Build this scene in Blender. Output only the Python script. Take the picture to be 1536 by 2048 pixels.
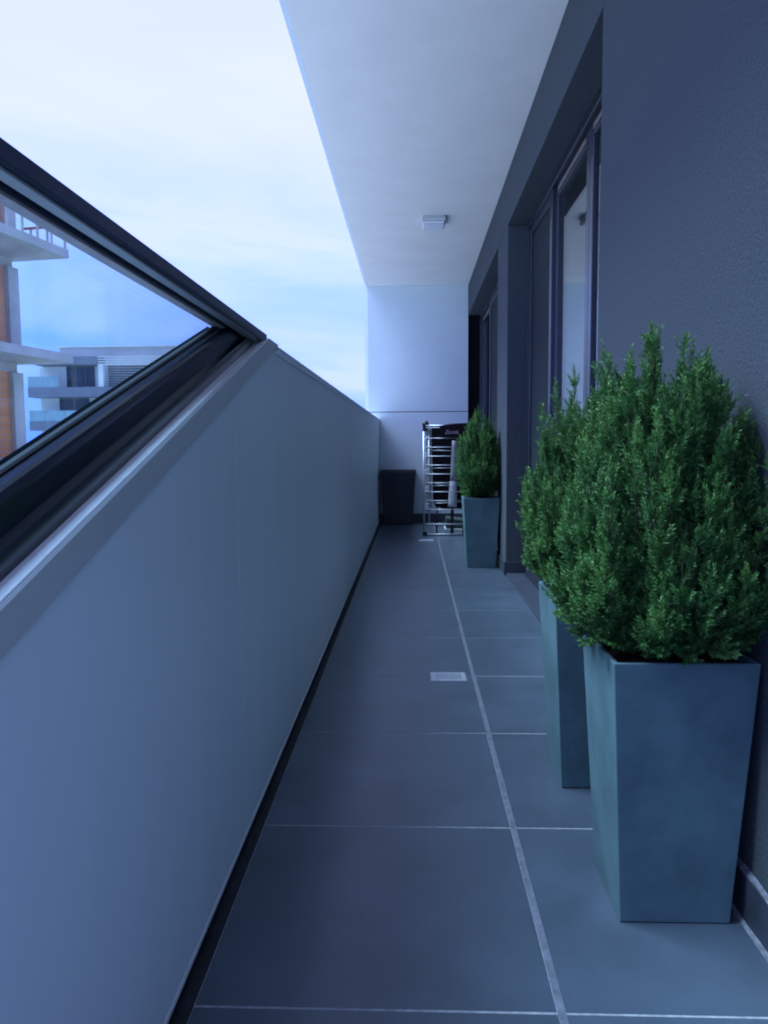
import bpy, bmesh, math, random
import numpy as np
from mathutils import Matrix, Vector

for o in list(bpy.data.objects):
    bpy.data.objects.remove(o)
S = bpy.context.scene
COL = S.collection

# ------------------------------------------------------------------ camera
F_PX, PITCH, YAW, ROLL, CAM_H = 1535.7, -0.0894, -0.0377, -0.0073, 0.9175
cy, sy, cp, sp = math.cos(YAW), math.sin(YAW), math.cos(PITCH), math.sin(PITCH)
fw = Vector((sy * cp, cy * cp, sp)); rt = Vector((cy, -sy, 0)); up = rt.cross(fw)
cr, sr = math.cos(ROLL), math.sin(ROLL)
rt, up = cr * rt + sr * up, -sr * rt + cr * up
cam = bpy.data.cameras.new('camera')
cam.sensor_fit = 'HORIZONTAL'; cam.sensor_width = 36; cam.lens = 36 * F_PX / 1536
cam.clip_start = 0.02; cam.clip_end = 5000
co = bpy.data.objects.new('camera', cam); COL.objects.link(co)
co.matrix_world = Matrix(((rt.x, up.x, -fw.x, 0), (rt.y, up.y, -fw.y, 0), (rt.z, up.z, -fw.z, CAM_H), (0, 0, 0, 1)))
S.camera = co

# ------------------------------------------------------------------ world: overcast dusk sky
SUN_EL, SUN_AZ = math.radians(57), math.radians(-86)     # soft light from the open left side
W = bpy.data.worlds.new('World'); S.world = W; W.use_nodes = True
nt = W.node_tree; nt.nodes.clear(); N = nt.nodes.new; L = nt.links.new
out = N('ShaderNodeOutputWorld'); add = N('ShaderNodeAddShader'); L(add.outputs[0], out.inputs[0])
sky = N('ShaderNodeTexSky'); sky.sky_type = 'NISHITA'; sky.sun_disc = False
sky.sun_elevation = SUN_EL; sky.sun_rotation = SUN_AZ
bg1 = N('ShaderNodeBackground'); L(sky.outputs[0], bg1.inputs[0]); bg1.inputs[1].default_value = 0.010
bg2 = N('ShaderNodeBackground'); bg2.inputs[1].default_value = 1.0
L(bg1.outputs[0], add.inputs[0]); L(bg2.outputs[0], add.inputs[1])
tc = N('ShaderNodeTexCoord'); sep = N('ShaderNodeSeparateXYZ'); L(tc.outputs['Generated'], sep.inputs[0])
ramp = N('ShaderNodeValToRGB'); L(sep.outputs[2], ramp.inputs[0])
el = ramp.color_ramp.elements
el[0].position = 0.0; el[0].color = (0.103, 0.237, 0.920, 1)
el[1].position = 0.62; el[1].color = (0.372, 0.408, 1.000, 1)
e = el.new(0.10); e.color = (0.126, 0.269, 0.936, 1)
e = el.new(0.22); e.color = (0.205, 0.332, 0.976, 1)
e = el.new(0.36); e.color = (0.355, 0.400, 1.000, 1)
mp = N('ShaderNodeMapping'); mp.inputs['Scale'].default_value = (1.0, 1.0, 4.2); mp.inputs['Location'].default_value = (0.7, 0.2, 0.35)
L(tc.outputs['Generated'], mp.inputs[0])
nz = N('ShaderNodeTexNoise'); nz.inputs['Scale'].default_value = 2.3; nz.inputs['Detail'].default_value = 5; nz.inputs['Roughness'].default_value = 0.52
nz.inputs['Distortion'].default_value = 0.5
L(mp.outputs[0], nz.inputs[0])
cr2 = N('ShaderNodeValToRGB'); L(nz.outputs[0], cr2.inputs[0])
cr2.color_ramp.elements[0].position = 0.42; cr2.color_ramp.elements[0].color = (0, 0, 0, 1)
cr2.color_ramp.elements[1].position = 0.62; cr2.color_ramp.elements[1].color = (0.55, 0.55, 0.55, 1)
mx = N('ShaderNodeMixRGB'); L(cr2.outputs[0], mx.inputs[0]); L(ramp.outputs[0], mx.inputs[1])
mx.inputs[2].default_value = (0.420, 0.442, 0.92, 1)
L(mx.outputs[0], bg2.inputs[0])

sun = bpy.data.lights.new('sun', 'SUN'); sun.energy = 5.0; sun.angle = math.radians(36); sun.color = (0.57, 0.79, 1.0)
so = bpy.data.objects.new('sun', sun); COL.objects.link(so)
sd = Vector((math.cos(SUN_EL) * math.sin(SUN_AZ), math.cos(SUN_EL) * math.cos(SUN_AZ), math.sin(SUN_EL)))
so.rotation_euler = sd.to_track_quat('Z', 'Y').to_euler(); so.location = (-20, 5, 20)

vs = S.view_settings
S.display_settings.display_device = 'sRGB'
vs.view_transform = 'Standard'; vs.look = 'None'; vs.gamma = 1; vs.use_curve_mapping = False
vs.exposure = 1.0
S.cycles.filter_width = 2.0
S.cycles.max_bounces = 8; S.cycles.diffuse_bounces = 5; S.cycles.glossy_bounces = 3; S.cycles.transparent_max_bounces = 16

# ------------------------------------------------------------------ materials
MATS = {}
def mat(name, col, rough=0.5, spec=0.5, metal=0.0, var=0.0, vscale=8.0, bump=0.0, bscale=300.0, col2=None, stretch=(1, 1, 1), rvar=0.0):
    m = bpy.data.materials.new(name); m.use_nodes = True; t = m.node_tree
    b = t.nodes['Principled BSDF']
    b.inputs['Base Color'].default_value = (*col, 1); b.inputs['Roughness'].default_value = rough
    b.inputs['Specular IOR Level'].default_value = spec; b.inputs['Metallic'].default_value = metal
    g = t.nodes.new('ShaderNodeNewGeometry')
    mapn = t.nodes.new('ShaderNodeMapping'); mapn.inputs['Scale'].default_value = stretch
    t.links.new(g.outputs['Position'], mapn.inputs[0])
    if var or rvar:
        n = t.nodes.new('ShaderNodeTexNoise'); n.inputs['Scale'].default_value = vscale; n.inputs['Detail'].default_value = 3
        n.inputs['Roughness'].default_value = 0.6
        t.links.new(mapn.outputs[0], n.inputs[0])
        if var:
            r = t.nodes.new('ShaderNodeValToRGB')
            lo = tuple(c * (1 - var) for c in col); hi = col2 or tuple(min(1, c * (1 + var)) for c in col)
            r.color_ramp.elements[0].position = 0.32; r.color_ramp.elements[0].color = (*lo, 1)
            r.color_ramp.elements[1].position = 0.70; r.color_ramp.elements[1].color = (*hi, 1)
            t.links.new(n.outputs[0], r.inputs[0]); t.links.new(r.outputs[0], b.inputs['Base Color'])
        if rvar:
            mr = t.nodes.new('ShaderNodeMapRange'); mr.inputs[1].default_value = 0.3; mr.inputs[2].default_value = 0.7
            mr.inputs[3].default_value = rough - rvar; mr.inputs[4].default_value = rough + rvar
            t.links.new(n.outputs[0], mr.inputs[0]); t.links.new(mr.outputs[0], b.inputs['Roughness'])
    if bump:
        n2 = t.nodes.new('ShaderNodeTexNoise'); n2.inputs['Scale'].default_value = bscale; n2.inputs['Detail'].default_value = 1
        t.links.new(mapn.outputs[0], n2.inputs[0])
        bp = t.nodes.new('ShaderNodeBump'); bp.inputs['Strength'].default_value = bump; bp.inputs['Distance'].default_value = 0.002
        t.links.new(n2.outputs[0], bp.inputs['Height']); t.links.new(bp.outputs[0], b.inputs['Normal'])
    MATS[name] = m
    return m

def glass_mat(name, tint, ior=1.45, boost=1.0):
    m = bpy.data.materials.new(name); m.use_nodes = True; t = m.node_tree; t.nodes.clear()
    o = t.nodes.new('ShaderNodeOutputMaterial'); mix = t.nodes.new('ShaderNodeMixShader')
    tr = t.nodes.new('ShaderNodeBsdfTransparent'); tr.inputs[0].default_value = (*tint, 1)
    gl = t.nodes.new('ShaderNodeBsdfGlossy'); gl.inputs['Roughness'].default_value = 0.0; gl.inputs[0].default_value = (boost, boost, boost, 1)
    lw = t.nodes.new('ShaderNodeLayerWeight'); lw.inputs[0].default_value = 0.5      # Schlick reflectance, the same from either side of the pane
    pw = t.nodes.new('ShaderNodeMath'); pw.operation = 'POWER'; pw.inputs[1].default_value = 5.0; t.links.new(lw.outputs['Facing'], pw.inputs[0])
    f0 = ((ior - 1) / (ior + 1)) ** 2
    ma = t.nodes.new('ShaderNodeMath'); ma.operation = 'MULTIPLY_ADD'; ma.inputs[1].default_value = 1 - f0; ma.inputs[2].default_value = f0
    t.links.new(pw.outputs[0], ma.inputs[0])
    t.links.new(ma.outputs[0], mix.inputs[0]); t.links.new(tr.outputs[0], mix.inputs[1]); t.links.new(gl.outputs[0], mix.inputs[2])
    t.links.new(mix.outputs[0], o.inputs[0]); MATS[name] = m
    return m

mat('ceiling_paint', (0.86, 0.85, 0.83), 0.7, 0.3, var=0.03, vscale=3, bump=0.12, bscale=350)
mat('wall_white', (0.63, 0.73, 0.78), 0.45, 0.4, var=0.025, vscale=4, bump=0.05, bscale=300)
mat('plaster_dark', (0.061, 0.076, 0.091), 0.85, 0.25, var=0.28, vscale=150, bump=1.0, bscale=240)
mat('tile', (0.061, 0.086, 0.118), 0.32, 0.6, var=0.17, vscale=4.5, bump=0.04, bscale=500)
mat('grout', (0.30, 0.33, 0.36), 0.85, 0.2, var=0.25, vscale=60)
mat('grout_wide', (0.14, 0.16, 0.20), 0.8, 0.2, var=0.3, vscale=45)
mat('panel', (0.78, 0.90, 0.95), 0.40, 1.0, var=0.035, vscale=3.0, bump=0.35, bscale=5, stretch=(1, 1, 0.12))
mat('alu_light', (0.80, 0.82, 0.85), 0.32, 0.6, metal=0.15, var=0.05, vscale=20)
mat('trim', (0.56, 0.61, 0.62), 0.35, 0.5, var=0.03, vscale=5)
mat('lip', (0.55, 0.58, 0.62), 0.4, 0.5, var=0.05, vscale=10)
mat('alu_black', (0.010, 0.015, 0.028), 0.20, 0.7, var=0.05, vscale=2)
mat('alu_rail', (0.026, 0.038, 0.078), 0.30, 0.6, var=0.15, vscale=30)
mat('alu_grey', (0.30, 0.31, 0.33), 0.45, 0.5, var=0.08, vscale=30)
mat('rubber', (0.008, 0.009, 0.012), 0.7, 0.3, var=0.2, vscale=40)
mat('pinkish', (0.42, 0.36, 0.38), 0.5, 0.4, var=0.08, vscale=30)
mat('black_gap', (0.006, 0.008, 0.012), 0.9, 0.1, var=0.2, vscale=20)
mat('gutter', (0.022, 0.026, 0.034), 0.7, 0.3, var=0.35, vscale=25)
mat('skirting', (0.040, 0.048, 0.068), 0.45, 0.45, var=0.25, vscale=14)
mat('sealant', (0.17, 0.19, 0.22), 0.7, 0.3, var=0.4, vscale=70)
mat('frame_dark', (0.020, 0.026, 0.040), 0.32, 0.55, var=0.15, vscale=30)
mat('frame_satin', (0.034, 0.042, 0.060), 0.24, 0.6, var=0.1, vscale=30)
mat('screen', (0.018, 0.030, 0.034), 0.8, 0.2, var=0.2, vscale=50)
mat('strip_brown', (0.20, 0.17, 0.165), 0.5, 0.4, var=0.1, vscale=30)
mat('room', (0.10, 0.10, 0.10), 0.8, 0.2, var=0.1, vscale=2)
mat('planter', (0.076, 0.146, 0.170), 0.60, 0.35, var=0.14, vscale=9, bump=0.10, bscale=260, col2=(0.100, 0.182, 0.208))
mat('soil', (0.050, 0.026, 0.018), 0.95, 0.1, var=0.6, vscale=70, bump=0.8, bscale=120)
mat('bark', (0.055, 0.040, 0.028), 0.9, 0.2, var=0.4, vscale=60, bump=0.5, bscale=150)
mat('steel', (0.50, 0.54, 0.60), 0.42, 0.5, metal=0.6, var=0.1, vscale=60)
mat('drain_steel', (0.50, 0.55, 0.62), 0.40, 0.5, metal=0.5, var=0.15, vscale=80)
mat('plastic_black', (0.010, 0.011, 0.016), 0.45, 0.45, var=0.2, vscale=30)
mat('fabric_black', (0.012, 0.008, 0.012), 0.9, 0.15, var=0.3, vscale=200, bump=0.3, bscale=900)
mat('bin_plastic', (0.014, 0.019, 0.028), 0.42, 0.45, var=0.2, vscale=20, bump=0.1, bscale=90)
mat('plastic_white', (0.70, 0.74, 0.80), 0.4, 0.45, var=0.05, vscale=40)
mat('print_white', (0.42, 0.42, 0.45), 0.6, 0.3, var=0.05, vscale=90)
mat('lamp_housing', (0.55, 0.58, 0.62), 0.5, 0.4, var=0.06, vscale=40)
mat('lamp_diffuser', (0.74, 0.78, 0.86), 0.35, 0.5, var=0.03, vscale=30)
mat('crate_dark', (0.03, 0.055, 0.055), 0.6, 0.3, var=0.2, vscale=40)
mat('concrete', (0.42, 0.38, 0.34), 0.9, 0.2, var=0.18, vscale=0.9, bump=0.2, bscale=8)
mat('concrete_soffit', (0.42, 0.36, 0.30), 0.9, 0.2, var=0.15, vscale=1.1)
mat('rust_red', (0.42, 0.11, 0.06), 0.6, 0.3, var=0.15, vscale=4)
mat('house_white', (0.70, 0.69, 0.64), 0.8, 0.2, var=0.08, vscale=0.8)
mat('house_grey', (0.17, 0.185, 0.21), 0.7, 0.3, var=0.12, vscale=0.9)
mat('house_pale', (0.56, 0.53, 0.50), 0.8, 0.2, var=0.10, vscale=0.5)
mat('house_window', (0.035, 0.05, 0.055), 0.1, 0.5, var=0.4, vscale=0.7)
mat('house_teal', (0.24, 0.36, 0.36), 0.12, 0.5, var=0.15, vscale=0.6)
mat('louvre', (0.16, 0.16, 0.17), 0.6, 0.3, var=0.2, vscale=1.4)
mat('ground', (0.40, 0.41, 0.40), 0.95, 0.2, var=0.30, vscale=0.06)
_t = MATS['tile'].node_tree; _b = _t.nodes['Principled BSDF']; _src = _b.inputs['Base Color'].links[0].from_socket
_oi = _t.nodes.new('ShaderNodeObjectInfo'); _mr = _t.nodes.new('ShaderNodeMapRange'); _mr.inputs[3].default_value = 0.90; _mr.inputs[4].default_value = 1.10
_hs = _t.nodes.new('ShaderNodeHueSaturation'); _t.links.new(_oi.outputs['Random'], _mr.inputs[0]); _t.links.new(_mr.outputs[0], _hs.inputs['Value'])
_t.links.new(_src, _hs.inputs['Color']); _t.links.new(_hs.outputs[0], _b.inputs['Base Color'])
glass_mat('glass_balcony', (0.80, 0.94, 1.0), 1.45)
glass_mat('glass_window', (0.72, 0.78, 0.80), 2.0)
# brick for the unfinished building, too far to tell the bricks apart
m = mat('brick', (0.45, 0.17, 0.08), 0.9, 0.2); t = m.node_tree
bk = t.nodes.new('ShaderNodeTexBrick'); bk.inputs['Color1'].default_value = (0.66, 0.25, 0.10, 1); bk.inputs['Color2'].default_value = (0.56, 0.21, 0.09, 1)
bk.inputs['Mortar'].default_value = (0.34, 0.28, 0.24, 1); bk.inputs['Scale'].default_value = 3.0; bk.inputs['Mortar Size'].default_value = 0.03
tcn = t.nodes.new('ShaderNodeTexCoord'); mpn = t.nodes.new('ShaderNodeMapping'); mpn.inputs['Rotation'].default_value = (math.pi / 2, 0, math.pi / 2)
t.links.new(tcn.outputs['Object'], mpn.inputs[0]); t.links.new(mpn.outputs[0], bk.inputs[0])
t.links.new(bk.outputs[0], t.nodes['Principled BSDF'].inputs['Base Color'])
# leaf material: colour per leaf from a mesh attribute
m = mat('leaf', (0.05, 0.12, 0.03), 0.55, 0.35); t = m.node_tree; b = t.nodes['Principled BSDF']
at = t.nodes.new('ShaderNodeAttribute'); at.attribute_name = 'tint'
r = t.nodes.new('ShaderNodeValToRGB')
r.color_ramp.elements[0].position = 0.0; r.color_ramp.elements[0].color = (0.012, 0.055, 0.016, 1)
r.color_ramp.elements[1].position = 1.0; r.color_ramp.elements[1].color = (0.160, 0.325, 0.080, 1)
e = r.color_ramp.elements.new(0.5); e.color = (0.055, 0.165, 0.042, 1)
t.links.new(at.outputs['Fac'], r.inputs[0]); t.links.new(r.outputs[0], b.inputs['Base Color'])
tl = t.nodes.new('ShaderNodeBsdfTranslucent'); t.links.new(r.outputs[0], tl.inputs[0])
mxs = t.nodes.new('ShaderNodeMixShader'); mxs.inputs[0].default_value = 0.22
t.links.new(b.outputs[0], mxs.inputs[1]); t.links.new(tl.outputs[0], mxs.inputs[2])
t.links.new(mxs.outputs[0], t.nodes['Material Output'].inputs[0])

# ------------------------------------------------------------------ mesh helpers
ORG = {}
def tag(o, label=None, cat=None, group=None, kind=None):
    if label: o['label'] = label
    if cat: o['category'] = cat
    if group: o['group'] = group
    if kind: o['kind'] = kind
    return o

def thing(name, label, cat, loc=(0, 0, 0), rotz=0.0, group=None):
    o = bpy.data.objects.new(name, None); COL.objects.link(o); o.empty_display_size = 0.1
    o.location = loc; o.rotation_euler = (0, 0, rotz)
    ORG[o.name] = Vector(loc)
    return tag(o, label, cat, group)

class MB:
    """collects shapes; build() makes ONE mesh object"""
    def __init__(s): s.v, s.f = [], []
    def poly(s, vs, fs):
        k = len(s.v); s.v += [tuple(p) for p in vs]; s.f += [tuple(i + k for i in f) for f in fs]; return s
    def box(s, x0, x1, y0, y1, z0, z1):
        return s.poly([(x0, y0, z0), (x1, y0, z0), (x1, y1, z0), (x0, y1, z0), (x0, y0, z1), (x1, y0, z1), (x1, y1, z1), (x0, y1, z1)],
                      [(0, 3, 2, 1), (4, 5, 6, 7), (0, 1, 5, 4), (1, 2, 6, 5), (2, 3, 7, 6), (3, 0, 4, 7)])
    def loft(s, A, B):
        """closed profile A joined to closed profile B, capped"""
        n = len(A)
        return s.poly(list(A) + list(B), [tuple(range(n))[::-1], tuple(range(n, 2 * n))] + [(i, (i + 1) % n, n + (i + 1) % n, n + i) for i in range(n)])
    def tube(s, pts, r, seg=8, r2=None):
        pts = [Vector(p) for p in pts]; rings = []; n = len(pts)
        d0 = (pts[1] - pts[0]).normalized()
        ref = Vector((0, 0, 1)) if abs(d0.z) < 0.9 else Vector((1, 0, 0))
        for i, p in enumerate(pts):
            d = (pts[min(i + 1, n - 1)] - pts[max(i - 1, 0)]).normalized()
            a = d.cross(ref).normalized(); b2 = d.cross(a).normalized()
            rr = r if r2 is None else r + (r2 - r) * i / (n - 1)
            rings.append([p + rr * (math.cos(2 * math.pi * k / seg) * a + math.sin(2 * math.pi * k / seg) * b2) for k in range(seg)])
        vs = [q for ring in rings for q in ring]; fs = [tuple(range(seg)), tuple(range((n - 1) * seg, n * seg))[::-1]]
        for i in range(n - 1):
            for k in range(seg):
                fs.append((i * seg + k, (i + 1) * seg + k, (i + 1) * seg + (k + 1) % seg, i * seg + (k + 1) % seg))
        return s.poly(vs, fs)
    def build(s, name, m, parent=None, bevel=0.0, seg=2, smooth=False, local=False):
        me = bpy.data.meshes.new(name)
        org = Vector((0, 0, 0))
        if parent is not None:
            root = parent
            while root.parent: root = root.parent
            if not local: org = ORG.get(root.name, org)
        bm = bmesh.new()
        vs = [bm.verts.new(Vector(p) - org) for p in s.v]
        for f in s.f:
            try: bm.faces.new([vs[i] for i in f])
            except ValueError: pass
        bmesh.ops.recalc_face_normals(bm, faces=bm.faces)
        if bevel:
            es = [e for e in bm.edges if len(e.link_faces) == 2 and e.calc_face_angle(0) > 0.35]
            bmesh.ops.bevel(bm, geom=es, offset=bevel, segments=seg, affect='EDGES', profile=0.5, clamp_overlap=True)
        bm.to_mesh(me); bm.free()
        if smooth:
            for p in me.polygons: p.use_smooth = True
        me.materials.append(MATS[m])
        o = bpy.data.objects.new(name, me); COL.objects.link(o)
        if parent is not None: o.parent = parent
        return o

def B(name, m, parent, x0, x1, y0, y1, z0, z1, bevel=0.0, **k):
    return MB().box(x0, x1, y0, y1, z0, z1).build(name, m, parent, bevel, **k)

# ------------------------------------------------------------------ dimensions of the balcony
WX, ENDY, CEIL, EDGE, PX = 0.640, 8.928, 2.701, -0.505, -0.385
BACK = -1.5
LINT, C1, P0, P1 = 2.358, 2.7235, 5.289, 5.882      # lintel height, wall corner, pillar
GX = 0.80                                            # window plane

# ------------------------------------------------------------------ ground far below
gnd = MB().poly([(-2500, -2500, -13), (2500, -2500, -13), (2500, 2500, -13), (-2500, 2500, -13)], [(0, 1, 2, 3)]).build('ground', 'ground'); gnd['kind'] = 'structure'

# ------------------------------------------------------------------ floor with tiles laid one by one
TJ, T, Y0 = 0.237, 0.60, 1.170                     # wide joint, tile size, first cross joint
floor = B('floor', 'grout', None, TJ - T + 0.0004, 1.0, BACK - 0.2, ENDY + 0.3, -0.30, -0.0008); floor['kind'] = 'structure'
def tile_mesh(w, d):
    o = MB().box(0, w, 0, d, -0.012, 0.0).build('tile', 'tile', None, 0.0012, 1)
    me = o.data; bpy.data.objects.remove(o); return me
rows = []
k = -7
while Y0 + k * T < ENDY:
    y0 = max(Y0 + k * T, BACK) + 0.0021; y1 = min(Y0 + (k + 1) * T, ENDY) - 0.0021
    if y1 - y0 > 0.03: rows.append((y0, y1))
    k += 1
cols = [(TJ - T + 0.0010, TJ - 0.0066), (TJ + 0.0066, WX + 0.32)]
cache = {}
rnd = random.Random(3)
for (x0, x1) in cols:
    for (y0, y1) in rows:
        key = (round(x1 - x0, 4), round(y1 - y0, 4))
        if key not in cache: cache[key] = tile_mesh(x1 - x0, y1 - y0)
        o = bpy.data.objects.new('tile', cache[key]); COL.objects.link(o); o.parent = floor
        o.location = (x0, y0, rnd.uniform(-0.0004, 0.0004))
B('gutter', 'gutter', floor, -0.52, TJ - T + 0.0003, BACK - 0.2, ENDY + 0.3, -0.30, -0.007)
B('movement_joint', 'grout_wide', floor, TJ - 0.0062, TJ + 0.0062, BACK, ENDY, -0.004, 0.0002)

# floor drains: slotted steel grates let into the tiles
def drain(x0, x1, y0, y1, label):
    d = thing('floor_drain', label, 'drain', ((x0 + x1) / 2, (y0 + y1) / 2, 0), group='floor drains')
    f = MB(); b_ = 0.013
    f.box(x0, x0 + b_ * 1.3, y0, y1, -0.005, 0.0028).box(x1 - b_ * 1.3, x1, y0, y1, -0.005, 0.0028)
    f.box(x0 + b_ * 1.3, x1 - b_ * 1.3, y0, y0 + b_, -0.005, 0.0026).box(x0 + b_ * 1.3, x1 - b_ * 1.3, y1 - b_, y1, -0.005, 0.0026)
    f.build('frame', 'drain_steel', d, 0.0008, 1)
    B('sump', 'black_gap', d, x0 + 0.012, x1 - 0.012, y0 + 0.010, y1 - 0.010, -0.004, 0.0009)
    n = 6; g = (y1 - y0 - 2 * b_) / n
    for i in range(n):
        ya = y0 + b_ + (i + 0.22) * g
        B('slat', 'drain_steel', d, x0 + b_ * 1.3, x1 - b_ * 1.3, ya, ya + g * 0.56, 0.0, 0.0022, 0.0006, seg=1)
drain(0.068, 0.206, 2.905, 3.010, 'pale slotted floor drain between the parapet and the near planters')
drain(0.055, 0.195, 7.160, 7.275, 'pale floor drain just in front of the folded drying rack')

# ------------------------------------------------------------------ ceiling
ceil = B('ceiling', 'ceiling_paint', None, EDGE, 1.0, BACK - 0.2, ENDY + 0.30, CEIL, CEIL + 0.32); ceil['kind'] = 'structure'
MB().loft([(EDGE - 0.0005, BACK - 0.2, CEIL + 0.0005), (EDGE - 0.030, BACK - 0.2, CEIL + 0.010), (EDGE - 0.030, BACK - 0.2, CEIL + 0.30), (EDGE - 0.0005, BACK - 0.2, CEIL + 0.30)],
          [(EDGE - 0.0005, ENDY + 0.03, CEIL + 0.0005), (EDGE - 0.030, ENDY + 0.03, CEIL + 0.010), (EDGE - 0.030, ENDY + 0.03, CEIL + 0.30), (EDGE - 0.0005, ENDY + 0.03, CEIL + 0.30)]).build('drip_edge', 'wall_white', ceil)

# ceiling lamp
lamp = thing('ceiling_lamp', 'small square white bulkhead lamp under the balcony ceiling', 'lamp', (0.17, 6.33, CEIL))
B('base_plate', 'lamp_housing', lamp, 0.085, 0.262, 6.232, 6.448, CEIL - 0.012, CEIL - 0.001, 0.003)
B('housing', 'lamp_housing', lamp, 0.079, 0.268, 6.226, 6.454, CEIL - 0.040, CEIL - 0.0135, 0.006)
B('diffuser', 'lamp_diffuser', lamp, 0.086, 0.261, 6.233, 6.447, CEIL - 0.060, CEIL - 0.0405, 0.010, seg=3)

# ------------------------------------------------------------------ dark plaster facade on the right
fac = thing('facade_wall', 'dark anthracite rendered wall with pillar and lintel along the right', 'wall', (WX, 3, 0))
B('wall', 'plaster_dark', fac, WX, 0.97, -0.45, C1, -0.1, CEIL - 0.001, 0.004)
B('pillar', 'plaster_dark', fac, WX, 0.97, P0, P1, -0.1, LINT - 0.0015, 0.004)
B('lintel', 'plaster_dark', fac, WX - 0.0015, 0.97, C1 + 0.002, ENDY - 0.002, LINT, CEIL - 0.001, 0.003)
def skirt(x0, x1, y0, y1):
    sk = B('skirting', 'skirting', fac, x0, x1, y0, y1, 0.0012, 0.094, 0.0015, seg=1)
    return sk
yy = -0.44
ends = [-0.03, 0.57, 1.17, 1.77, 2.37, C1 - 0.002]
for e_ in ends:
    skirt(WX - 0.011, WX - 0.0008, yy + 0.0015, e_ - 0.0015); yy = e_
skirt(WX - 0.011, WX - 0.0008, P0 - 0.009, P1 + 0.009)
skirt(WX + 0.0005, GX - 0.03, P0 - 0.0105, P0 - 0.0008)
# uneven bead of sealant above and below the near skirting
rr = random.Random(8)
for zc, xo in ((0.0955, 0.004), (0.001, 0.013)):
    pts_a = []; mb = MB(); prev = None; y = 0.6
    while y < C1 - 0.02:
        w = 0.0035 + rr.random() * 0.004; h = 0.0022 + rr.random() * 0.0028
        c = (WX - xo, y, zc)
        ring = [(c[0] - w, y, zc - 0.001), (c[0] - w * 0.4, y, zc + h), (c[0] + 0.003, y, zc + h * 1.5), (c[0] + 0.0035, y, zc - 0.001)]
        if prev: mb.loft(prev, ring)
        prev = ring; y += 0.035 + rr.random() * 0.03
    mb.build('sealant_bead', 'sealant', fac)
B('paint_scuff', 'sealant', fac, WX - 0.0012, WX + 0.001, 1.500, 1.515, 1.002, 1.006)

# dark rooms behind the glazed doors
room = MB(); room.box(0.972, 4.2, 2.4, 9.1, -0.09, CEIL + 0.1)
room.v = room.v; room.f = [f for f in room.f if f != (3, 0, 4, 7)]
rm = room.build('room_interior', 'room'); rm['kind'] = 'structure'
for p in rm.data.polygons: p.flip()

def glazed_door(label, y0, y1, kinds):
    d = thing('sliding_door', label, 'door', (GX, (y0 + y1) / 2, 0), group='glazed doors to the balcony')
    z0, z1 = 0.012, LINT - 0.003; w = 0.045
    f = MB().box(GX - 0.030, GX + 0.075, y0 + 0.002, y0 + w, z0, z1).box(GX - 0.030, GX + 0.075, y1 - w, y1 - 0.002, z0, z1)
    f.box(GX - 0.030, GX + 0.075, y0 + w, y1 - w, z1 - 0.040, z1).box(GX - 0.030, GX + 0.075, y0 + w, y1 - w, z0, z0 + 0.035)
    f.build('frame', 'frame_dark', d, 0.002, 1)
    B('threshold', 'skirting', d, WX + 0.004, GX - 0.032, y0 + 0.004, y1 - 0.013, 0.0012, 0.018, 0.003, seg=1)
    n = len(kinds); a, bb = y0 + w + 0.001, y1 - w - 0.001; st = (bb - a) / n; zb, zt = z0 + 0.036, z1 - 0.041
    for i, kd in enumerate(kinds):
        ya, yb = a + i * st + 0.001, a + (i + 1) * st - 0.001
        xo = GX - 0.020 if kd == 'screen' else GX
        s_ = 0.066; dpt = 0.024 if kd == 'screen' else 0.045
        sm = MB().box(xo, xo + dpt, ya + s_, yb - s_, zb, zb + 0.09).box(xo, xo + dpt, ya + s_, yb - s_, zt - 0.055, zt)
        fr = sm.build('sash', 'frame_dark', d, 0.002, 1)
        for (sa, sb) in ((ya, ya + s_ - 0.0005), (yb - s_ + 0.0005, yb)):
            B('stile', 'frame_satin', fr, xo - 0.002, xo + dpt + 0.002, sa, sb, zb, zt, 0.003)
        pm = MB().box(xo + 0.012, xo + 0.020, ya + s_ - 0.006, yb - s_ + 0.006, zb + 0.085, zt - 0.050)
        if kd == 'screen':
            pm.build('insect_screen', 'screen', fr)
        else:
            pm.build('pane', 'glass_window', fr)
            B('head_strip', 'strip_brown', fr, xo - 0.006, xo - 0.0005, ya + s_ + 0.01, yb - s_ - 0.01, zt - 0.040, zt - 0.016)  # thin brownish strip along the sash top rail
    return d
glazed_door('dark framed glazed door reflecting the white end wall, behind the near shrubs', C1, P0, ('glass', 'glass', 'screen'))
glazed_door('dark glazed door beyond the rendered pillar, next to the white end wall', P1, ENDY, ('screen', 'screen', 'glass'))

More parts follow.
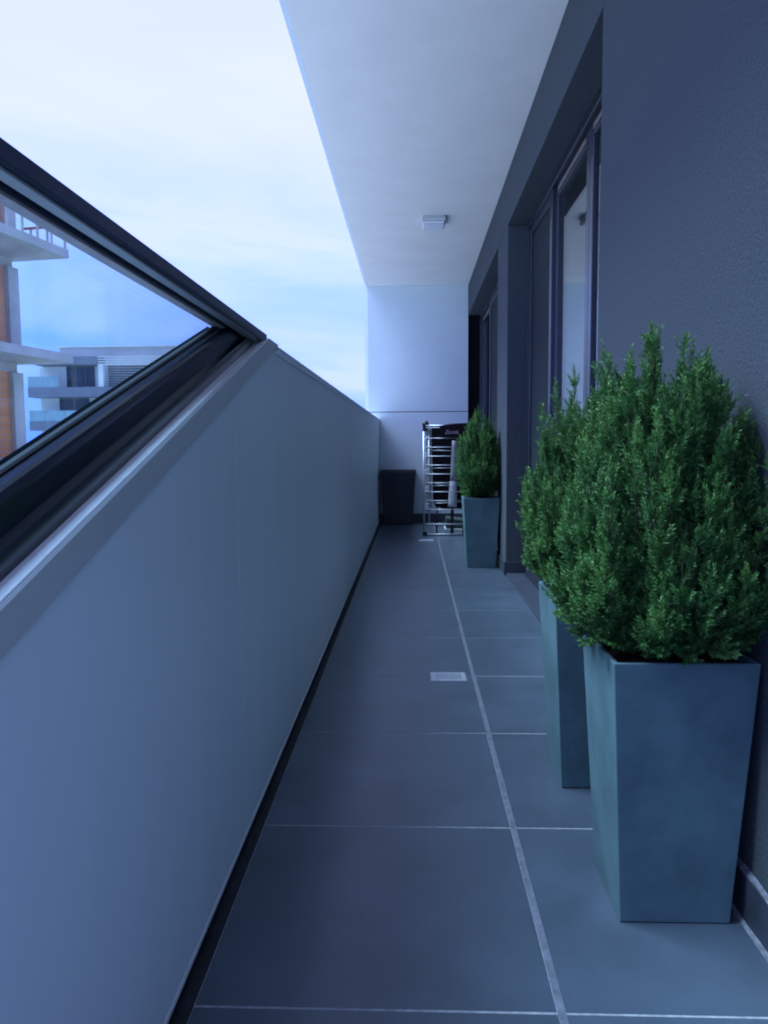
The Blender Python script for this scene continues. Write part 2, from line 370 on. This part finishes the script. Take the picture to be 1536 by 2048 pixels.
# ------------------------------------------------------------------ white end wall
ew = thing('end_wall', 'white panelled partition closing the far end of the balcony', 'wall', (0.06, ENDY, 0))
B('upper_panel', 'wall_white', ew, EDGE + 0.0005, WX - 0.0025, ENDY, ENDY + 0.04, 1.2795, CEIL - 0.0012)
B('lower_panel', 'wall_white', ew, EDGE + 0.0005, WX - 0.0025, ENDY, ENDY + 0.04, 0.098, 1.2705)
B('core', 'black_gap', ew, EDGE + 0.002, WX + 0.3, ENDY + 0.0405, ENDY + 0.20, -0.1, CEIL - 0.002)
B('skirting', 'skirting', ew, PX + 0.004, WX - 0.0135, ENDY - 0.010, ENDY + 0.030, 0.0012, 0.097, 0.001, seg=1)
MB().loft([(EDGE, ENDY + 0.0005, 0.9), (EDGE - 0.036, ENDY + 0.007, 0.9), (EDGE - 0.036, ENDY + 0.20, 0.9), (EDGE, ENDY + 0.20, 0.9)],
          [(EDGE, ENDY + 0.0005, CEIL + 0.005), (EDGE - 0.036, ENDY + 0.007, CEIL + 0.005), (EDGE - 0.036, ENDY + 0.20, CEIL + 0.005), (EDGE, ENDY + 0.20, CEIL + 0.005)]).build('edge_trim', 'wall_white', ew)

# ------------------------------------------------------------------ parapet on the left
DY, DZ, SL = 0.692, 0.772, 0.3116
ang = math.atan(SL); dv = Vector((0, math.cos(ang), math.sin(ang))); nv = Vector((0, -math.sin(ang), math.cos(ang)))
LOW = 0.36; YL = DY + (LOW - DZ) / SL
zd = lambda y: max(LOW, DZ + (y - DY) * SL)
par = thing('parapet', 'pale grey panelled parapet with a diagonal cut filled by a glass pane', 'parapet', (PX - 0.05, 3, 0))
NO = 0.014                                       # the panels stop this far below the trim
seams = [BACK, 1.668, 4.342, 7.12, ENDY - 0.0015]
TOPZ = 1.188
for i in range(len(seams) - 1):
    a, b2 = seams[i] + 0.0017, seams[i + 1] - 0.0017
    ytop = DY + (TOPZ - DZ) / SL
    prof = [(a, 0.034), (b2, 0.034)]
    topf = lambda y: min(TOPZ, zd(y) - NO if y < ytop else TOPZ)
    ks = sorted([y for y in (YL, ytop + 0.04) if a < y < b2], reverse=True)
    prof += [(b2, topf(b2))] + [(y, topf(y)) for y in ks] + [(a, topf(a))]
    MB().loft([(PX, y, z) for y, z in prof], [(PX - 0.045, y, z) for y, z in prof]).build('panel', 'panel', par)
for y in seams[1:-1]:                                # dark joint strip in each panel gap
    B('joint_strip', 'rubber', par, PX - 0.040, PX - 0.0008, y - 0.0012, y + 0.0012, 0.036, min(TOPZ, zd(y) - NO) - 0.002)
prof = [(BACK, -0.15), (ENDY - 0.002, -0.15), (ENDY - 0.002, TOPZ - 0.004), (2.10, TOPZ - 0.004), (YL, LOW - 0.035), (BACK, LOW - 0.035)]
MB().loft([(PX - 0.046, y, z) for y, z in prof], [(PX - 0.085, y, z) for y, z in prof]).build('core', 'black_gap', par)
B('end_panel', 'panel', par, PX + 0.002, WX - 0.02, BACK + 0.001, BACK + 0.05, 0.03, LOW, 0.002)
B('outer_cladding', 'panel', par, -0.52, PX - 0.120, BACK, ENDY - 0.002, -0.30, LOW - 0.04)

def sweep(prof, zcut, s0y=None, name='', m='', parent=None, bevel=0.0):
    """profile (u outward, n above the diagonal), cut horizontally at height zcut"""
    A, E = [], []
    for u, n in prof:
        base = Vector((PX - u, DY, DZ)) + nv * n
        s0 = ((YL if s0y is None else s0y) - base.y) / dv.y
        s1 = (zcut - base.z) / dv.z
        A.append(base + dv * s0); E.append(base + dv * s1)
    return MB().loft(A, E).build(name, m, parent, bevel, 2)
trim = sweep([(-0.0035, -0.047), (-0.0035, -0.0045), (-0.001, -0.0010), (0.003, 0.0), (0.0185, -0.0015), (0.0185, -0.0125), (-0.0006, -0.0125), (-0.0006, -0.047)], 1.1985, None, 'diagonal_trim', 'trim', par)
sweep([(0.0000, 0.0006), (0.003, 0.0016), (0.0185, 0.0016), (0.0185, 0.0002), (0.003, 0.0001)], 1.1985, None, 'trim_edge', 'alu_light', trim)
sf = sweep([(0.019, -0.030), (0.019, 0.0245), (0.0205, 0.0270), (0.0335, 0.0295), (0.0335, 0.058), (0.0340, 0.0620), (0.0355, 0.0660), (0.0380, 0.0700), (0.0415, 0.0730), (0.0500, 0.0765), (0.0500, -0.030)],
           1.1815, None, 'sill_frame', 'alu_black', par)
sweep([(0.0505, 0.040), (0.0505, 0.0795), (0.0535, 0.0815), (0.0610, 0.0815), (0.0612, 0.040)], 1.1812, None, 'gasket', 'rubber', sf)
sweep([(0.0735, 0.000), (0.0735, 0.080), (0.088, 0.070), (0.105, 0.060), (0.105, 0.000)], 1.1812, None, 'outer_bead', 'alu_black', sf)
B('low_sill', 'alu_black', par, PX - 0.105, PX - 0.002, BACK, YL - 0.03, LOW - 0.012, LOW + 0.02)
ptop = DY + (1.191 - DZ - 0.045 / math.cos(ang)) / SL
MB().loft([(PX - 0.0625, y, z) for y, z in ((BACK, LOW + 0.022), (YL, LOW + 0.045), (ptop, 1.191), (BACK, 1.191))],
          [(PX - 0.0725, y, z) for y, z in ((BACK, LOW + 0.022), (YL, LOW + 0.045), (ptop, 1.191), (BACK, 1.191))]).build('glass_pane', 'glass_balcony', par)
rp = [(0.0, 1.2055), (0.0, 1.187), (-0.003, 1.1835), (-0.0260, 1.1835), (-0.0265, 1.192), (-0.0400, 1.192), (-0.0405, 1.1835), (-0.0605, 1.1835), (-0.0608, 1.195), (-0.0742, 1.195), (-0.0745, 1.1885), (-0.0790, 1.1890), (-0.0790, 1.2055)]
rail = MB().loft([(PX + 0.001 + x, BACK, z) for x, z in rp], [(PX + 0.001 + x, 2.052, z) for x, z in rp]).build('top_rail', 'alu_rail', par, 0.0006, 1)
B('reflection_strip', 'alu_grey', rail, PX - 0.0225, PX - 0.005, BACK, 1.93, 1.1795, 1.1832, 0.0008, seg=1)  # grey colour paints the light reflected along the rail underside
B('glazing_bead', 'pinkish', rail, PX - 0.0605, PX - 0.0415, BACK, 1.80, 1.1785, 1.1832, 0.0008, seg=1)
B('top_cap', 'panel', par, PX - 0.115, PX + 0.0030, 2.075, ENDY - 0.002, TOPZ + 0.001, 1.1945, 0.002, seg=2)
fl = [(2.170, 1.1690), (ENDY - 0.002, 1.1690), (ENDY - 0.002, TOPZ - 0.0005), (2.228, TOPZ - 0.0005)]
MB().loft([(PX + 0.0035, y, z) for y, z in fl], [(PX + 0.0006, y, z) for y, z in fl]).build('cap_flange', 'panel', par, 0.0006, 1)
B('bottom_trim', 'lip', par, PX - 0.046, PX + 0.0030, BACK, ENDY - 0.012, 0.0225, 0.0330, 0.003, seg=2)

# ------------------------------------------------------------------ planters
def planter(cx, cyy, label, rot=0.0):
    p = thing('planter', label, 'planter', (cx, cyy, 0), rot, 'tapered planters along the wall')
    hb, ht, h, wl = 0.1035, 0.1320, 0.515, 0.010
    sq = lambda r_, z: [(-r_, -r_, z), (r_, -r_, z), (r_, r_, z), (-r_, r_, z)]
    rim = 0.0
    V = sq(hb, 0.0015) + sq(ht, h) + sq(ht - wl, h) + sq(ht - wl - 0.012, h - 0.14)
    Fc = [(3, 2, 1, 0)]
    for a in (0, 4, 8):
        for i in range(4): Fc.append((a + i, a + (i + 1) % 4, a + 4 + (i + 1) % 4, a + 4 + i))
    Fc.append((12, 13, 14, 15))
    MB().poly(V, Fc).build('body', 'planter', p, 0.0022, 2, local=True)
    r2 = random.Random(int(cyy * 100)); n = 14; g = ht - wl - 0.004
    sv = [(-g + 2 * g * i / n, -g + 2 * g * j / n, h - 0.018 + (r2.random() - 0.5) * 0.014 * (0 if i in (0, n) or j in (0, n) else 1) + 0.012 * math.cos(i * 3.14 / n - 1.57) * math.cos(j * 3.14 / n - 1.57)) for i in range(n + 1) for j in range(n + 1)]
    sfc = [(i * (n + 1) + j, (i + 1) * (n + 1) + j, (i + 1) * (n + 1) + j + 1, i * (n + 1) + j + 1) for i in range(n) for j in range(n)]
    MB().poly(sv, sfc).build('soil', 'soil', p, local=True, smooth=True)
    return p
PL = [(0.4965, 1.513), (0.4960, 2.088), (0.5010, 5.712)]
planter(*PL[0], 'tall tapered blue grey planter nearest the camera, in full view')
planter(*PL[1], 'blue grey planter half hidden behind the nearest planter')
planter(*PL[2], 'small looking blue grey planter far off in front of the rendered pillar')

# ------------------------------------------------------------------ yew shrubs
def shrub(name, label, base, R, H, nshoot, ntwig, nleaf, prof, seed, leaders, lscale=1.0, xmax=0.12):
    g = np.random.default_rng(seed)
    root = thing(name, label, 'shrub', base, group='bushy shrubs in the planters')
    pt, pr = zip(*prof)
    V, Fq, TI = [], [], []
    stems = MB()
    stems.tube([(0, 0, -0.05), (0.004, 0.003, 0.08), (0.0, 0.006, 0.20)], 0.012, 8, 0.008)
    tips = []
    for i in range(nshoot):
        t = g.uniform(0.06, 1.0) ** 0.85; a = i * 2.39996 + g.normal() * 0.3
        rf = np.interp(t, pt, pr) * R * (g.uniform(0.25, 1.0) ** 0.38) * (1 + 0.045 * g.normal())
        tips.append((rf * math.cos(a), rf * math.sin(a), t * H, g.random()))
    for (lx, ly, lz) in leaders: tips.append((lx, ly, lz, 0.75))
    for si, (tx, ty, tz, tone) in enumerate(tips):
        if tx > xmax: tx = xmax + 0.15 * (tx - xmax)
        P2 = np.array([tx, ty, tz]); rad = math.hypot(tx, ty)
        P0_ = np.array([tx * 0.08, ty * 0.08, min(0.04, tz * 0.3)])
        P1_ = np.array([tx * 0.95, ty * 0.95, max(tz * 0.42, tz - 0.22)])
        if tz < 0.18 * H: P1_ = np.array([tx * 0.5, ty * 0.5, tz * 0.9 + 0.02])
        q = lambda s: (1 - s) ** 2 * P0_ + 2 * s * (1 - s) * P1_ + s * s * P2
        dq = lambda s: 2 * (1 - s) * (P1_ - P0_) + 2 * s * (P2 - P1_)
        if si % 3 == 0 or si >= nshoot:
            stems.tube([tuple(q(s)) for s in (0, 0.3, 0.6, 0.85, 0.97)], 0.0042, 5, 0.0012)
        length = np.linalg.norm(P2 - P0_)
        nt_ = ntwig if si < nshoot else int(ntwig * 1.7)
        ss = np.sort(1 - (1 - 0.28) * g.random(nt_) ** 1.15)
        for k_, s in enumerate(ss):
            c = q(s); d = dq(s); d = d / (np.linalg.norm(d) + 1e-9)
            rnd3 = g.normal(size=3); side = rnd3 - d * (rnd3 @ d); side /= np.linalg.norm(side) + 1e-9
            outw = np.array([tx, ty, 0.0]); outw = outw / (np.linalg.norm(outw) + 1e-6)
            last = k_ >= nt_ - 2
            td = d * (1.6 if last else 0.75) + side * (0.15 if last else 0.72) + outw * 0.22 + np.array([0, 0, 0.30]); td /= np.linalg.norm(td)
            tl_ = g.uniform(0.024, 0.054) * lscale * (0.75 + 0.5 * (1 - s))
            n = nleaf
            u = (np.arange(n) + g.random(n) * 0.6) / n
            bend = np.array([0, 0, 0.25]) * tl_
            pos = c + np.outer(u * tl_, td) + np.outer(u * u, bend)
            ref = np.array([0.3, 0.2, 0.9]); e1 = np.cross(td, ref); e1 /= np.linalg.norm(e1); e2 = np.cross(td, e1)
            ph = np.arange(n) * 2.4 + g.random() * 6.28
            radial = np.outer(np.cos(ph), e1) + np.outer(np.sin(ph), e2) * 0.75
            ld = radial * 0.85 + td * (0.55 + 0.6 * u)[:, None] + g.normal(size=(n, 3)) * 0.16
            ld /= np.linalg.norm(ld, axis=1)[:, None]
            ln = g.uniform(0.0095, 0.0165, n) * lscale * (1.05 - 0.45 * u)
            wd = np.cross(ld, td + 0.4 * g.normal(size=(n, 3))); wd /= np.linalg.norm(wd, axis=1)[:, None] + 1e-9
            hw = (g.uniform(0.0012, 0.0017, n) * lscale)[:, None]
            tipv = pos + ld * ln[:, None]; mid = pos + ld * (ln * 0.45)[:, None]
            V.append(np.stack([pos, mid + wd * hw, tipv, mid - wd * hw], 1).reshape(-1, 3))
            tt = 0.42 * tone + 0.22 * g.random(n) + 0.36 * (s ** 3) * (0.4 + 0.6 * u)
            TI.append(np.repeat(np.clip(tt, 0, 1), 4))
    V = np.concatenate(V); TI = np.concatenate(TI)
    V[:, 0] = np.where(V[:, 0] > xmax + 0.005, xmax + 0.005 - 0.05 * (V[:, 0] - xmax), V[:, 0])
    nq = len(V) // 4
    me = bpy.data.meshes.new('crown')
    me.vertices.add(len(V)); me.vertices.foreach_set('co', V.astype(np.float32).ravel())
    me.loops.add(nq * 4); me.loops.foreach_set('vertex_index', np.arange(nq * 4, dtype=np.int32))
    me.polygons.add(nq); me.polygons.foreach_set('loop_start', np.arange(0, nq * 4, 4, dtype=np.int32))
    me.polygons.foreach_set('loop_total', np.full(nq, 4, dtype=np.int32))
    me.update(); me.validate()
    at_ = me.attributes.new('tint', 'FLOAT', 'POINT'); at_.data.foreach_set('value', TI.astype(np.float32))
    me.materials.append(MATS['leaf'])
    o = bpy.data.objects.new('crown', me); COL.objects.link(o); o.parent = root
    stems.build('stems', 'bark', root, smooth=True, local=True)
    return root

PRA = [(0, 0.62), (0.08, 0.86), (0.22, 1.0), (0.42, 1.0), (0.62, 0.90), (0.80, 0.72), (0.92, 0.56), (1.0, 0.40)]
PRB = [(0, 0.55), (0.10, 0.80), (0.28, 1.0), (0.45, 1.0), (0.65, 0.94), (0.80, 0.76), (0.92, 0.48), (1.0, 0.20)]
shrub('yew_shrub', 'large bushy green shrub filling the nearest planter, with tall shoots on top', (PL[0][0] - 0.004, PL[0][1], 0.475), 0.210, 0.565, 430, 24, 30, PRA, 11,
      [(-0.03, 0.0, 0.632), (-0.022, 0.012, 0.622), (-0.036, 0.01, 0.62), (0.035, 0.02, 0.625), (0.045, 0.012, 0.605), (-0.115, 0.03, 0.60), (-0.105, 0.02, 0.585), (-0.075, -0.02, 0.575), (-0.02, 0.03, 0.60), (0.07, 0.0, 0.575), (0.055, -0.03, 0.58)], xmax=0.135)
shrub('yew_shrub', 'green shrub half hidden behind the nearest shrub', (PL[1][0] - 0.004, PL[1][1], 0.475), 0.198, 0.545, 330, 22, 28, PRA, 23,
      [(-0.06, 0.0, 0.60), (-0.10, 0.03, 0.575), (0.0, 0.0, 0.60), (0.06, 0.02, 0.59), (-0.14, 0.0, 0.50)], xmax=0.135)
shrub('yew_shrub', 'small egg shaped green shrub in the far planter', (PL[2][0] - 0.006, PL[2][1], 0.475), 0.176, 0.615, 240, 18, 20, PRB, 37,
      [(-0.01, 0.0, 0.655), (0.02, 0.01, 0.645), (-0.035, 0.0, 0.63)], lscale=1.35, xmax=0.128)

# ------------------------------------------------------------------ things at the far end
bn = thing('square_bin', 'black tapered square bin in the far left corner of the balcony', 'bin', (-0.165, 8.73, 0))
sq = lambda rx, ry, z: [(-rx, -ry, z), (rx, -ry, z), (rx, ry, z), (-rx, ry, z)]
V = sq(0.160, 0.145, 0.0015) + sq(0.198, 0.180, 0.585) + sq(0.192, 0.174, 0.585) + sq(0.158, 0.14, 0.02)
Fc = [(3, 2, 1, 0), (12, 13, 14, 15)] + [(a + i, a + (i + 1) % 4, a + 4 + (i + 1) % 4, a + 4 + i) for a in (0, 4, 8) for i in range(4)]
MB().poly(V, Fc).build('body', 'bin_plastic', bn, 0.004, 2, local=True)
rim = MB()
rim.box(-0.204, 0.204, -0.186, -0.176, 0.570, 0.612).box(-0.204, 0.204, 0.176, 0.186, 0.570, 0.612)
rim.box(-0.204, -0.194, -0.1755, 0.1755, 0.570, 0.612).box(0.194, 0.204, -0.1755, 0.1755, 0.570, 0.612)
rim.build('rim', 'bin_plastic', bn, 0.002, 1, local=True)

ry = 7.57
rk = thing('drying_rack', 'folded metal clothes drying rack standing at the far end', 'drying rack', (0.33, ry, 0))
xl, xr = 0.110, 0.590
for x in (xl, xr):
    MB().tube([(x, ry, 0.02), (x, ry, 1.075)], 0.0085, 8).build('side_tube', 'steel', rk, smooth=True)
for x in (xl + 0.052, xr - 0.052):
    MB().tube([(x, ry + 0.028, 0.10), (x, ry + 0.028, 1.06)], 0.0075, 8).build('inner_tube', 'steel', rk, smooth=True)
for k in range(9):
    z = 0.962 - 0.0877 * k
    MB().tube([(xl + 0.018, ry - 0.006, z), (xr - 0.018, ry - 0.006, z)], 0.0045, 6).build('rung', 'steel', rk, smooth=True)
    B('rung_clip', 'plastic_black', rk, xl + 0.024, xl + 0.058, ry - 0.014, ry + 0.004, z - 0.012, z - 0.002, 0.002, seg=1)
for k in (1, 3, 5, 7):
    z = 0.962 - 0.0877 * k - 0.030
    MB().tube([(xl + 0.06, ry + 0.03, z), (xr - 0.06, ry + 0.03, z + 0.004 * (k - 3))], 0.004, 6).build('rung', 'steel', rk, smooth=True)
for z, r_ in ((1.085, 0.007), (1.066, 0.006)):
    MB().tube([(xl + 0.02, ry - 0.008, z), (xr - 0.02, ry - 0.008, z)], r_, 8).build('top_bar', 'steel', rk, smooth=True)
MB().tube([(xl + 0.005, ry, 0.115), (xr - 0.005, ry, 0.115)], 0.008, 8).build('cross_bar', 'steel', rk, smooth=True)
MB().tube([(xl + 0.005, ry, 0.013), (xr - 0.005, ry, 0.013)], 0.009, 8).build('foot_bar', 'steel', rk, smooth=True)
for x in (xl + 0.002, xr - 0.002):
    B('foot_cap', 'plastic_black', rk, x - 0.016, x + 0.026, ry - 0.013, ry + 0.013, 0.0015, 0.040, 0.004)
    B('corner_cap', 'plastic_black', rk, x - 0.012, x + 0.036, ry - 0.012, ry + 0.034, 1.030, 1.092, 0.006)
    MB().tube([(x + 0.016, ry - 0.012, 1.100), (x + 0.016, ry + 0.03, 1.100)], 0.032, 14).build('pivot_knob', 'plastic_black', rk, smooth=True)
for k in range(5):
    z = 0.985 - 0.165 * k
    B('side_plate', 'plastic_white', rk, xl + 0.012, xl + 0.046, ry + 0.010, ry + 0.018, z - 0.060, z, 0.003, seg=1)
B('side_strip', 'alu_grey', rk, xl + 0.014, xl + 0.078, ry + 0.040, ry + 0.046, 0.28, 1.05, 0.002, seg=1)

# flat black board with printed header, leaning behind the rack
bd = thing('folded_board', 'flat black padded board behind the drying rack bars', 'board', (0.35, 7.66, 0))
pf = [(0.185, 1.085), (0.200, 0.34), (0.225, 0.285), (0.30, 0.262), (0.50, 0.262), (0.53, 0.30), (0.545, 1.085), (0.47, 1.098), (0.30, 1.094)]
MB().loft([(x, 7.650, z) for x, z in pf], [(x, 7.680, z) for x, z in pf]).build('board', 'fabric_black', bd, 0.006, 2)
for x in (0.235, 0.50):
    MB().tube([(x, 7.668, 0.006), (x + 0.01, 7.668, 0.30)], 0.009, 8).build('leg', 'plastic_black', bd, smooth=True)
hc = thing('header_cloth', 'black cloth with pale lettering hung over the top bars of the drying rack', 'cloth', (0.41, ry, 0.97))
tops_ = [(0.265, 1.079), (0.30, 1.086), (0.36, 1.094), (0.42, 1.099), (0.48, 1.102), (0.56, 1.100)]
fr_ = [(0.262, 0.985), (0.268, 0.970), (0.36, 0.966), (0.46, 0.969), (0.56, 0.967)] + tops_[::-1]
MB().loft([(x, ry - 0.0240, z) for x, z in fr_], [(x, ry - 0.0195, z) for x, z in fr_]).build('front_flap', 'fabric_black', hc, 0.0012, 1)
bk_ = [(x, z - 0.03) for x, z in fr_[:5]] + [(x, z - 0.001) for x, z in tops_[::-1]]
MB().loft([(x, ry + 0.0050, z) for x, z in bk_], [(x, ry + 0.0090, z) for x, z in bk_]).build('back_flap', 'fabric_black', hc, 0.0012, 1)
tf = MB()
for (xa, za), (xb, zb) in zip(tops_[:-1], tops_[1:]):
    tf.poly([(xa, ry - 0.0245, za - 0.001), (xb, ry - 0.0245, zb - 0.001), (xb, ry - 0.008, zb + 0.006), (xa, ry - 0.008, za + 0.006), (xb, ry + 0.0095, zb - 0.001), (xa, ry + 0.0095, za - 0.001)], [(0, 1, 2, 3), (3, 2, 4, 5)])
tf.build('fold', 'fabric_black', hc)
cu = bpy.data.curves.new('lettering', 'FONT'); cu.body = 'Zanisk'; cu.size = 0.050; cu.extrude = 0.0005; cu.shear = 0.25
tob = bpy.data.objects.new('lettering', cu); COL.objects.link(tob)
bpy.context.view_layer.update()
tme = bpy.data.meshes.new_from_object(tob.evaluated_get(bpy.context.evaluated_depsgraph_get()))
bpy.data.objects.remove(tob)
tme.materials.clear(); tme.materials.append(MATS['print_white'])
lo = bpy.data.objects.new('lettering', tme); COL.objects.link(lo); lo.parent = hc
lo.rotation_euler = (math.pi / 2, 0, 0); lo.location = Vector((0.315, ry - 0.0246, 1.004)) - ORG[hc.name]
# pale tapered roll standing between rack and board
rl = thing('rolled_sheet', 'pale tapered roll standing behind the rack bars beside the far planter', 'roll', (0.40, 7.615, 0))
def cone(z0, z1, x0, x1, r0, r1, name, m):
    MB().tube([(x0 + (x1 - x0) * i / 6, 7.615, z0 + (z1 - z0) * i / 6) for i in range(7)], r0, 14, r1).build(name, m, rl, smooth=True)
cone(0.285, 0.535, 0.392, 0.402, 0.0455, 0.038, 'lower_sleeve', 'lamp_housing')
cone(0.5355, 0.955, 0.402, 0.420, 0.034, 0.030, 'upper_sleeve', 'alu_grey')
cone(0.0015, 0.284, 0.388, 0.392, 0.016, 0.016, 'pole', 'plastic_black')
# low dark box on a pale base behind the rack feet
cb = thing('storage_box', 'low dark green box on a pale base behind the rack feet', 'box', (0.46, 8.15, 0))
B('base', 'lamp_housing', cb, 0.335, 0.60, 7.98, 8.30, 0.0015, 0.022, 0.004)
V = [(0.345, 7.99, 0.0225), (0.59, 7.99, 0.0225), (0.59, 8.29, 0.0225), (0.345, 8.29, 0.0225), (0.35, 8.0, 0.135), (0.585, 8.0, 0.105), (0.585, 8.28, 0.105), (0.35, 8.28, 0.135)]
MB().poly(V, [(0, 3, 2, 1), (4, 5, 6, 7), (0, 1, 5, 4), (1, 2, 6, 5), (2, 3, 7, 6), (3, 0, 4, 7)]).build('body', 'crate_dark', cb, 0.008, 2)

# ------------------------------------------------------------------ unfinished brick and concrete building seen through the glass
A = thing('unfinished_building', 'unfinished concrete and orange brick building with projecting slabs beyond the glass', 'building', (-9.94, 22.5, -13), -math.radians(9.5))
HZ = 13.0
lv = [6.32 + HZ - 3.0 * k for k in range(7)]
for k, zb in enumerate(lv):
    ext = 0.0 if k != 7 else -1.2
    B('slab', 'concrete', A, -11, ext, -14, 0 if k != 7 else -0.1, zb, zb + 0.25, 0.01, seg=1, local=True)
    B('soffit_beam', 'concrete_soffit', A, -11, -1.62, -13.8, -0.35, zb - 0.28, zb - 0.002, local=True)
for k in range(8):
    z0 = (lv[0] + 0.2505) if k == 0 else lv[k - 1] - 3.0 + 0.2505
    z0 = lv[0] + 0.2505 - 3.0 * k + (0.0)
    h1 = 3.0 - 0.25 - 0.281
    if z0 < 0.1: continue
    if k == 0: h1 = 2.1
    for yc in (-0.75, -4.9, -9.2, -13.4):
        B('column', 'concrete', A, -1.95, -1.46, yc, yc + 0.46, z0, z0 + h1, 0.015, seg=1, local=True)
    for ya, yb in ((-4.42, -0.752), (-8.72, -4.92), (-12.92, -9.22)):
        B('brick_wall', 'brick', A, -1.85, -1.60, ya, ya + 1.25, z0, z0 + h1, local=True)
        B('brick_wall', 'brick', A, -1.85, -1.60, yb - 0.95, yb, z0, z0 + h1, local=True)
        B('brick_wall', 'brick', A, -1.85, -1.60, ya + 1.252, yb - 0.952, z0, z0 + 0.85, local=True)
# slab railing with orange rails
zt = lv[0] + 0.251
for yc in [-0.06 - 0.62 * i for i in range(14)]:
    MB().box(-0.10, -0.05, yc - 0.025, yc + 0.025, zt, zt + 0.62).build('railing_post', 'concrete', A, local=True)
for xc in (-0.62, -1.15):
    MB().box(xc - 0.025, xc + 0.025, -0.10, -0.05, zt, zt + 0.62).build('railing_post', 'concrete', A, local=True)
MB().box(-0.105, -0.045, -8.2, -0.04, zt + 0.6205, zt + 0.68).build('railing_rail', 'rust_red', A, local=True)
MB().box(-1.45, -0.1055, -0.105, -0.045, zt + 0.6205, zt + 0.68).build('railing_rail', 'rust_red', A, local=True)

# ------------------------------------------------------------------ pale apartment block farther off
Bd = thing('apartment_block', 'pale flat roofed apartment block with grey balcony bands seen through the glass', 'building', (-26, 78, -13))
XL, XR = -35.3, -14.2
B('wall', 'house_white', Bd, XL + 0.4, XR, 71.6, 88, -13, 8.27)
B('penthouse', 'house_pale', Bd, XL + 2.0, XR - 0.2, 72.4, 87, 8.28, 10.10)
B('roof_edge', 'house_white', Bd, XL + 1.8, XR, 72.2, 87.2, 10.102, 10.25)
tops = [(8.28, 9.02), (5.34, 6.25), (2.30, 3.15), (-0.70, 0.15), (-3.70, -2.85), (-6.70, -5.85), (-9.70, -8.85)]
for i, (za, zb) in enumerate(tops):
    B('balcony_band', 'house_grey', Bd, (-34.6 if i == 0 else XL), (-28.75 if i == 0 else XR), 70, 71.9, za, zb)
for k in range(4):
    z = 8.98 - 0.22 * k
    B('pergola_slat', 'house_white', Bd, -28.7, XR, 70.0, 70.25, z - 0.07, z)
def bwin(x0, x1, z0, z1, n=3):
    w_ = B('window', 'house_grey', Bd, x0, x1, 71.50, 71.60, z0, z1)
    st = (x1 - x0) / n
    for i in range(n):
        B('pane', 'house_window', w_, x0 + i * st + 0.06, x0 + (i + 1) * st - 0.06, 71.45, 71.498, z0 + 0.06, z1 - 0.06)
for i, (za, zb) in enumerate(tops[:-1]):
    lo_, hi_ = tops[i + 1][1], za
    if i == 0: bwin(-32.3, -29.65, lo_ + 0.05, hi_ - 0.05)
    else: bwin(-33.1, -30.25, lo_ + 0.05, hi_ - 0.05, 2)
    bwin(-19.5, -16.5, lo_ + 0.05, hi_ - 0.05); pass
    B('column', 'house_white', Bd, -28.72, -28.26, 70.1, 70.55, lo_, hi_ - 0.001)
    ns = 9
    for j in range(ns):
        zz = lo_ + (hi_ - lo_) * j / ns
        B('louvre_slat', 'louvre', Bd, -28.1, -21.6, 70.9, 71.05, zz + 0.03, zz + (hi_ - lo_) / ns * 0.82)
    for x0, x1 in ((XL + 0.02, -33.9), (-33.86, -32.0), (-31.96, -30.1)) if i else ((XL + 0.02, -33.9), (-33.86, -32.4)):
        B('balustrade_panel', 'house_teal', Bd, x0, x1, 70.06, 70.10, lo_ + 0.001, lo_ + 0.98)
